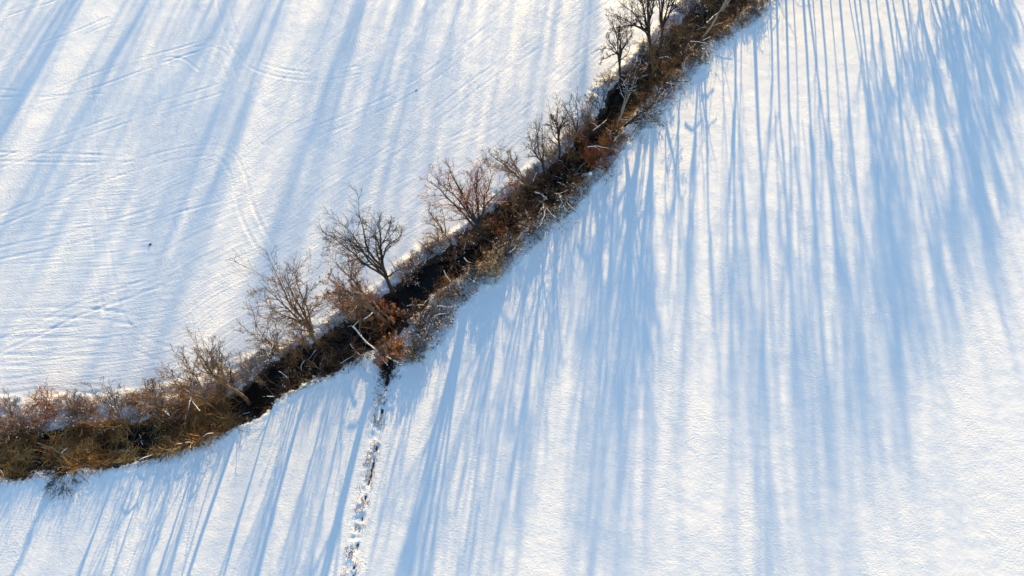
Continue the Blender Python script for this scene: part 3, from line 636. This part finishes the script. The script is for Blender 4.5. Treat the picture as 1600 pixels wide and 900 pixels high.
# ------------------------------------------------------------------ fallen logs, snowy boughs, a stump
LOG_GROUP = 'fallen logs and boughs'
def log(pts, r, label, snow=0.6, wood=M_stem_wood, twigs=2, seed=0, name='fallen_log', cat='log'):
    rng = np.random.default_rng(seed + 9000)
    W_ = np.array([at(*p) for p in pts]); b = W_[0].copy()
    e = empty(name, b, label, cat, LOG_GROUP)
    r *= 0.75; P = path(W_, 12, rng, 0.035)[None]; R = (r * np.linspace(1, 0.45, 12))[None]
    w_ = Geo(); w_.tubes(P, R, 7); w_.build('trunk', wood, e, b)
    P1, R1 = grow(P, R, max(twigs, 1), 0.3, 45, 5, rng, up=0.0, t0=0.3)
    t = Geo(); t.tubes(P1, R1, 4); tag(t.build('twigs', wood, e, b), kind='stuff')
    s = Geo(); snow_on(s, P, R, rng, snow + 0.25, 1.0, 0.025); snow_on(s, P1, R1, rng, snow, 1.2, 0.02)
    if s.n: tag(s.build('snow_cover', M_snow, e, b), kind='stuff')
log([(551, 510, 0.2), (578, 540, 0.5), (606, 571, 0.5)], 0.13, 'straight snow-white fallen log spanning the stream above the ditch mouth', seed=1)
log([(604, 557, 0.9), (628, 570, 0.8)], 0.08, 'short snowy log across the orange bush at the ditch mouth', seed=2)
log([(582, 470, 2.4), (592, 484, 2.2), (601, 490, 1.8), (617, 504, 1.2)], 0.13, 'curved snow-covered bough under the bright orange leaves', seed=3)
log([(585, 486, 1.8), (574, 497, 1.5), (562, 501, 1.2), (551, 511, 0.9)], 0.1, 'crooked snow-covered bough left of the orange leaves', seed=4)
log([(725, 403, 0.5), (730, 409, 0.4), (738, 411, 0.3)], 0.08, 'short bent snowy bough over the dark water left of the golden bush', seed=5, twigs=1)
log([(918, 230, 2.2), (932, 228, 2.6), (951, 232, 2.3)], 0.08, 'arched white snow-covered bough across the rusty red bush', seed=6, twigs=1)
log([(58, 692, 0.6), (84, 702, 0.7), (110, 715, 0.6), (138, 728, 0.3)], 0.09, 'long thin fallen bough with spots of snow across the tawny reeds', snow=0.5, seed=7)
log([(255, 640, 1.0), (266, 650, 0.8), (270, 655, 0.2)], 0.11, 'short snow-crusted broken bough at the edge of the snowy hollow', seed=8)
log([(835, 300, 1.8), (846, 303, 2.0), (855, 312, 1.5)], 0.09, 'curved snowy bough above the wide grey bush', seed=9)
log([(1078, 65, 2.2), (1092, 65, 2.4), (1105, 69, 2.0)], 0.09, 'snow-covered bough lying across the brown scrub near the top', seed=10)
log([(1030, 91, 1.2), (1042, 88, 1.4), (1049, 92, 1.2)], 0.08, 'small curved snowy bough right of the foot of the big spreading tree', seed=11, twigs=1)
log([(925, 205, 0.6), (938, 196, 0.8), (948, 187, 0.6)], 0.08, 'straight snowy bough slanting over the dark water above the red bush', seed=12, twigs=1)
log([(1104, 36, 2.0), (1112, 28, 2.2), (1122, 20, 2.2)], 0.1, 'thick snowy bough between the brown bushes at the top', seed=13, twigs=1)
log([(790, 432, 0.3), (774, 436, 0.4), (760, 434, 0.4)], 0.07, 'thin snowy bough on the snowfield edge at the foot of the golden bush', seed=14, twigs=1)
log([(683, 478, 0.7), (700, 480, 0.7), (712, 478, 0.5)], 0.06, 'thin straight snow-lined bough above the grey-green bush', seed=15, twigs=1)

b = at(919, 284); b[2] = gz(b[0], b[1])
rng = np.random.default_rng(5)
e = empty('tree_stump', b, 'pale sunlit broken stump standing below the rusty red bush', 'stump', None)
P = path([b - [0, 0, .3], b + [0, 0, .8], b + [0.1, 0.05, 1.7]], 8, rng, 0.02)[None]; R = np.array([[.42, .33, .29, .27, .26, .25, .22, .05]])
q = Geo(); q.tubes(P, R, 9); q.build('trunk', M_bark_pale, e, b)
s = Geo(); s.blobs(np.array([b + [0.1, 0.05, 1.72]]), 0.3, rng); tag(s.build('snow_cover', M_snow, e, b), kind='stuff')

# ------------------------------------------------------------------ clods lying in the open field
def clod(px, py, r, label, seed):
    rng = np.random.default_rng(seed); b = at(px, py); b[2] = gz(b[0], b[1])
    e = empty('earth_clod', b, label, 'earth clod', 'earth clods in the upper field')
    g_ = Geo(); n = 14
    pk = b + np.c_[rng.normal(size=(n, 2)) * r * 0.45, np.abs(rng.normal(size=n)) * r * 0.3]
    g_.blobs(pk, r * 0.75, rng, 0.8); g_.build('soil', M_bark_dark, e, b)
    s = Geo(); s.blobs(b + np.c_[rng.normal(size=(3, 2)) * r * 0.3, np.full(3, r * 0.75)], r * 0.3, rng); tag(s.build('snow_cover', M_snow, e, b), kind='stuff')
clod(235, 382, 0.15, 'dark clod of earth alone in the open left field', 1)
clod(650, 141, 0.08, 'small dark clod of earth in the field above the row of trees', 2)

# ------------------------------------------------------------------ masses of undergrowth
def band_points(n, s0, s1, lo, hi, rng):
    """random points in the stream strip; lo/hi in units: -1 right edge .. 0 centre .. 1 left edge"""
    s = rng.uniform(s0, s1, n); u = rng.uniform(lo, hi, n)
    c = np.stack([np.interp(s, sta, cen[:, 0]), np.interp(s, sta, cen[:, 1])], 1)
    c2 = np.stack([np.interp(s + .5, sta, cen[:, 0]), np.interp(s + .5, sta, cen[:, 1])], 1)
    Tn = c2 - c; Tn /= np.linalg.norm(Tn, axis=1, keepdims=True); N_ = np.stack([-Tn[:, 1], Tn[:, 0]], 1)
    d = np.where(u > 0, u * edge_left(s), -u * edge_right(s))
    p = c + N_ * d[:, None]
    return p[:, 0], p[:, 1], s, u
def clumps(x, y, seed, sc, thr):
    return vnoise(x, y, sc, seed) + 0.5 * vnoise(x, y, sc * 0.4, seed + 1) > thr
pools = [(405, 605, 2.6), (425, 588, 2.0), (390, 628, 2.2), (640, 458, 2.6), (622, 470, 2.0), (665, 440, 2.0), (708, 412, 2.2), (725, 408, 1.5), (955, 165, 2.6), (968, 145, 1.8), (942, 185, 1.8), (230, 672, 1.1), (215, 676, 1.0), (545, 520, 1.2), (485, 565, 1.3)]
PW = np.array([np.r_[at(a, b_, -1.2)[:2], r_] for a, b_, r_ in pools])
def open_water(x, y):
    k = np.zeros(len(x), bool)
    for cx, cy, r_ in PW: k |= np.hypot(x - cx, y - cy) < r_
    return k
def sprays(x, y, z, L, rng, m=5, flat=0.35, r=0.016, drift=(0, 0)):
    n = len(x); d = rng.normal(size=(n, 3)); d[:, 2] = np.abs(d[:, 2]) * flat + 0.15; d[:, 0] += drift[0]; d[:, 1] += drift[1]
    d /= np.linalg.norm(d, axis=1, keepdims=True); p = np.stack([x, y, z], 1); out = [p]
    for q in range(m - 1):
        d = d + rng.normal(size=d.shape) * 0.22; d[:, 2] -= 0.09; d /= np.linalg.norm(d, axis=1, keepdims=True)
        p = p + d * (L / (m - 1))[:, None]; out.append(p)
    P = np.stack(out, 1); P[:, :, 2] = np.maximum(P[:, :, 2], -0.95)
    return P, r * np.linspace(1, 0.5, m)[None] * rng.uniform(0.6, 1.5, (n, 1))
sA = float(stream_coords(np.array([at(-30, 715)[0]]), np.array([at(-30, 715)[1]]))[0][0])
sM = float(stream_coords(np.array([at(345, 660)[0]]), np.array([at(345, 660)[1]]))[0][0])
sZ = float(stream_coords(np.array([at(1230, -60)[0]]), np.array([at(1230, -60)[1]]))[0][0])

rng = np.random.default_rng(77)
# tawny reeds and dead grass in the left reach
x, y, s_, u_ = band_points(14000, sA - 12, sM + 2, -0.8, 0.5, rng)
k = clumps(x, y, 31, 2.2, -0.32) & ~open_water(x, y); x, y = x[k], y[k]
z_ = np.maximum(ground_height(x, y)[0], -0.95)
P, R = sprays(x, y, z_ + rng.uniform(0, 0.8, len(x)), rng.uniform(0.6, 1.9, len(x)), rng, 5, 0.35, 0.02, (0.4, -0.3))
ge = Geo(); ge.tubes(P, R, 3)
tag(ge.build('dead_grass', M_grass), 'tawny dead grass and reeds matted over the left reach of the stream', 'dead grass', kind='stuff')
# brown bramble tangle in and beside the channel of the middle and right reaches
x, y, s_, u_ = band_points(34000, sM - 6, sZ, -0.8, 0.6, rng)
k = clumps(x, y, 41, 1.9, -0.15) & ~open_water(x, y) & ((np.abs(u_ - 0.05) > 0.22) | (vnoise(x, y, 3.0, 47) > 0.15)); x, y = x[k], y[k]
z_ = np.maximum(ground_height(x, y)[0], -0.95)
P, R = sprays(x, y, z_ + rng.uniform(0, 1.0, len(x)) * (1 - 0.5 * (u_[k] < -0.3)), rng.uniform(0.5, 1.5, len(x)), rng, 5, 0.5, 0.016)
ge = Geo(); ge.tubes(P, R, 3)
tag(ge.build('brambles', M_scrub), 'brown bramble tangle filling the channel and banks of the stream', 'brambles', kind='stuff')
x, y, s_, u_ = band_points(1500, sA - 10, sZ, -0.85, 0.7, rng)
k = clumps(x, y, 45, 2.5, -0.25) & ~open_water(x, y); x, y = x[k], y[k]
z_ = np.maximum(ground_height(x, y)[0], -0.95)
P, R = sprays(x, y, z_ + rng.uniform(0, 0.6, len(x)), rng.uniform(1.6, 3.6, len(x)), rng, 7, 0.5, 0.03)
P1, R1 = grow(P, R, 5, 0.35, 40, 4, rng, up=0.02, rmin=0.015)
ge = Geo(); ge.tubes(P, R, 4); ge.tubes(P1, R1, 3)
tag(ge.build('tangled_branches', M_bark_brown), 'tangle of dead branches fallen into the stream from the trees', 'branches', kind='stuff')
x, y, s_, u_ = band_points(190, sA - 10, sZ, -0.95, 0.9, rng)
k = ~open_water(x, y); x, y = x[k], y[k]
P, R = sprays(x, y, ground_height(x, y)[0] + rng.uniform(0.1, 1.2, len(x)), rng.uniform(0.8, 2.2, len(x)), rng, 7, 0.3, 0.03)
ge = Geo(); snow_on(ge, P, R, rng, 0.8, 1.3, 0.03); ge2 = Geo(); ge2.tubes(P, R, 4)
tag(ge.build('snow_on_branches', M_snow), 'streaks of snow lying along dead branches in the scrub', 'snow', kind='stuff')
tag(ge2.build('snowy_branches', M_bark_dark), 'dead branches carrying streaks of snow in the scrub', 'branches', kind='stuff')
# pale twigs and snow crumbs along both margins
x, y, s_, u_ = band_points(20000, sA - 10, sZ, -1.03, 1.02, rng)
k = (np.abs(u_) > 0.45) & clumps(x, y, 51, 1.6, -0.15); x, y = x[k], y[k]
z_ = ground_height(x, y)[0]
P, R = sprays(x, y, z_, rng.uniform(0.25, 0.8, len(x)), rng, 4, 0.7, 0.012)
ge = Geo(); ge.tubes(P, R, 3)
tag(ge.build('bank_weeds', M_twig_grey), 'pale dry weeds sticking out of the snow along both stream margins', 'weeds', kind='stuff')
x, y, s_, u_ = band_points(6500, sA - 10, sZ, -1.04, 1.0, rng)
k = (np.abs(u_) > 0.55) & clumps(x, y, 61, 1.3, 0.0); x, y = x[k], y[k]
z_ = ground_height(x, y)[0]
ge = Geo(); ge.blobs(np.stack([x, y, z_ + rng.uniform(0, 0.2, len(x))], 1), 0.10, rng)
tag(ge.build('snow_crumbs', M_snow), 'crumbs and pillows of snow caught on the weeds along the banks', 'snow', kind='stuff')
def upright(name, n, s0, s1, lo, hi, thr, h0, h1, mat, label, seed, spread=0.5):
    rg = np.random.default_rng(seed)
    x, y, s_, u_ = band_points(n, s0, s1, lo, hi, rg); k = clumps(x, y, seed, 2.6, thr) & ~open_water(x, y); x, y = x[k], y[k]
    z_ = np.maximum(ground_height(x, y)[0], -0.95); m_ = len(x)
    d = rg.normal(size=(m_, 3)) * spread; d[:, 2] = 1; d /= np.linalg.norm(d, axis=1, keepdims=True)
    P = [np.stack([x, y, z_ - 0.05], 1)]; L = rg.uniform(h0, h1, m_)
    for q in range(4):
        d = d + rg.normal(size=d.shape) * 0.12; d /= np.linalg.norm(d, axis=1, keepdims=True); P.append(P[-1] + d * (L / 4)[:, None])
    P = np.stack(P, 1); R = 0.022 * np.linspace(1, .5, 5)[None] * rg.uniform(.7, 1.3, (m_, 1))
    P1, R1 = grow(P, R, 6, 0.4, 40, 4, rg, up=0.06, t0=0.3, rmin=0.014)
    G_ = Geo(); G_.tubes(P, R, 3); G_.tubes(P1, R1, 3)
    return tag(G_.build(name, mat), label, name.replace('_', ' '), kind='stuff')
upright('bank_scrub', 1900, sM + 8, sZ, 0.5, 0.95, 0.12, 0.7, 1.5, M_twig_grey, 'pinkish-brown leafless scrub fringing the sunny upper bank', 81)
upright('sparse_scrub', 1100, sA - 10, sM + 8, 0.62, 0.95, 0.2, 0.6, 1.4, M_twig_grey, 'sparse pale scrub on the snowy shelf above the left reach', 87)
sL = float(stream_coords(np.array([at(590, 480)[0]]), np.array([at(590, 480)[1]]))[0][0])
upright('added_shade_stems', 480, sA - 10, sL, 0.25, 0.8, -0.05, 1.8, 3.3, M_bark_brown, 'tall thin leafless stems added on the left upper bank to streak snow with shade', 89, 0.3)  # stems added so that their shadows streak the lower left snow
upright('russet_scrub', 2200, sM, sZ, 0.2, 0.85, 0.1, 0.7, 1.6, M_twig_red, 'russet leafless scrub scattered along the upper bank', 83)
upright('lower_scrub', 1500, sA - 10, sZ, -0.9, -0.35, 0.1, 0.4, 0.9, M_bark_brown, 'low brown scrub along the shaded lower bank', 85)
# dark tufts in the ditch
dl = np.r_[0, np.cumsum(np.linalg.norm(np.diff(DITCH, axis=0), axis=1))]
t_r = rng.uniform(2, dl[-1], 1500); x = np.interp(t_r, dl, DITCH[:, 0]) + rng.normal(size=1500) * 0.38 - 0.32; y = np.interp(t_r, dl, DITCH[:, 1]) + rng.normal(size=1500) * 0.1
k = clumps(x, y, 71, 0.8, 0.05); x, y = x[k], y[k]; z_ = ground_height(x, y)[0]
P, R = sprays(x, y, z_, rng.uniform(0.15, 0.35, len(x)), rng, 3, 0.6, 0.018)
ge = Geo(); ge.tubes(P, R, 3)
tag(ge.build('ditch_weeds', M_scrub), 'short dark weeds poking through the snow along the narrow ditch', 'weeds', kind='stuff')

# ------------------------------------------------------------------ woodland outside the frame (its shadows cross the fields)
sdir = np.array([sv.x, sv.y]) / math.hypot(sv.x, sv.y)
def wood_tree(G, base, hgt, rng, r=0.2, spread=0.33, dens=1.0, lean=(0, 0)):
    n = 5; a = rng.uniform(0, 6.28, n)
    tips = base + np.stack([np.cos(a) * hgt * spread * rng.uniform(.4, 1, n) + lean[0], np.sin(a) * hgt * spread * rng.uniform(.4, 1, n) + lean[1], hgt * rng.uniform(0.75, 1, n)], 1)
    ax = tips.mean(0); L, Rr = [], []
    for j in range(n):
        F_ = base + (ax - base) * (0.3 + 0.1 * j)
        pts = [base - [0, 0, .3], F_, F_ * .5 + tips[j] * .5 + [0, 0, hgt * .04], tips[j]] if j == 0 else [F_, F_ * .5 + tips[j] * .5 + [0, 0, hgt * .04], tips[j]]
        L.append(path(pts, 10, rng, 0.03)); Rr.append(r * (1 if j == 0 else .55) * np.linspace(1, .12, 10))
    L = np.array(L); Rr = np.array(Rr); G.tubes(L, Rr, 6)
    P1, R1 = grow(L, Rr, int(8 * dens), 0.42, 42, 6, rng, t0=0.3, rmin=0.02)
    P2, R2 = grow(P1, R1, int(5 * dens), 0.5, 40, 4, rng, t0=0.15, rmin=0.016)
    P3, R3 = grow(P2, R2, max(2, int(3 * dens)), 0.55, 38, 3, rng, t0=0.15, rmin=0.014)
    G.tubes(P1, R1, 4); G.tubes(P2, R2, 3); G.tubes(P3, R3, 3)
rng = np.random.default_rng(123)
G = Geo()
# the stream's row of trees goes on past the upper right corner of the frame: each one placed on the line of its shadow
for px, back, hgt, r in [(1122, 4, 12, .1), (1140, 5, 13, .11), (1159, 4, 11, .1), (1240, 6, 13, .1), (1270, 6, 12, .1), (1298, 7, 13, .1), (1324, 8, 13, .1), (1176, 5, 19, .3), (1203, 4, 12, .17), (1213, 5, 14, .17), (1228, 5, 15, .2), (1256, 7, 15, .22), (1262, 9, 13, .2), (1285, 8, 15, .18), (1312, 9, 16, .2),
                         (1336, 10, 14, .16), (1345, 11, 17, .17), (1360, 12, 15, .18), (1385, 13, 17, .22), (1412, 14, 16, .2), (1440, 15, 18, .24), (1395, 7, 7, .13), (1420, 8, 6, .12), (1435, 9, 9, .14), (1452, 9, 7, .13), (1470, 10, 10, .15), (1490, 9, 7, .13), (1510, 11, 9, .14), (1528, 11, 11, .15), (1548, 12, 8, .13), (1370, 8, 8, .12), (1566, 14, 10, .14),
                         (1458, 15, 19, .26),
                         (1478, 17, 20, .26), (1492, 15, 19, .26), (1505, 18, 21, .28), (1522, 19, 19, .24), (1540, 19, 21, .26), (1552, 22, 20, .26), (1580, 22, 15, .2), (1625, 26, 17, .2), (1680, 28, 16, .2)]:
    p = at(px, 0)[:2] + sdir * back
    wood_tree(G, np.array([p[0], p[1], -0.1]), hgt * float(np.interp(px, [1300, 1330, 1400, 1440, 1480, 1520, 1560, 1620], [1.12, .85, .8, .72, .58, .48, .42, .32])) * rng.uniform(.95, 1.05), rng, r, 0.3, 1.5 if px > 1330 else 0.95)
tag(G.build('treeline_beyond', M_bark_dark), 'continuation of the stream-side row of bare trees past the upper right corner', 'trees', kind='stuff')
G = Geo()
main = [(-120, 24, 2), (-60, 22, 1), (-10, 26, 2), (45, 25, 1), (104, 30, 3), (128, 29, 2), (215, 28, 2), (240, 25, 1), (296, 31, 2), (340, 24, 1), (396, 30, 2),
        (430, 25, 1), (455, 32, 2), (500, 27, 1), (548, 31, 2), (575, 25, 1), (610, 28, 1), (668, 32, 2), (684, 27, 1), (735, 27, 1), (781, 28, 2), (835, 25, 1), (880, 24, 1), (925, 25, 3)]
for px, hgt, n_in in main:
    for q in range(n_in + 1):
        p = at(px, 0)[:2] + sdir * rng.uniform(56, 82) + rng.normal(size=2) * (1.6 if n_in > 1 else 1.2)
        wood_tree(G, np.array([p[0], p[1], -0.1]), hgt * rng.uniform(.8, 1.0), rng, rng.uniform(.13, .22), 0.22, 0.85)
tag(G.build('far_woodland', M_bark_dark), 'bare woodland edge standing beyond the upper field', 'woodland', kind='stuff')
print('built', len(bpy.data.objects))
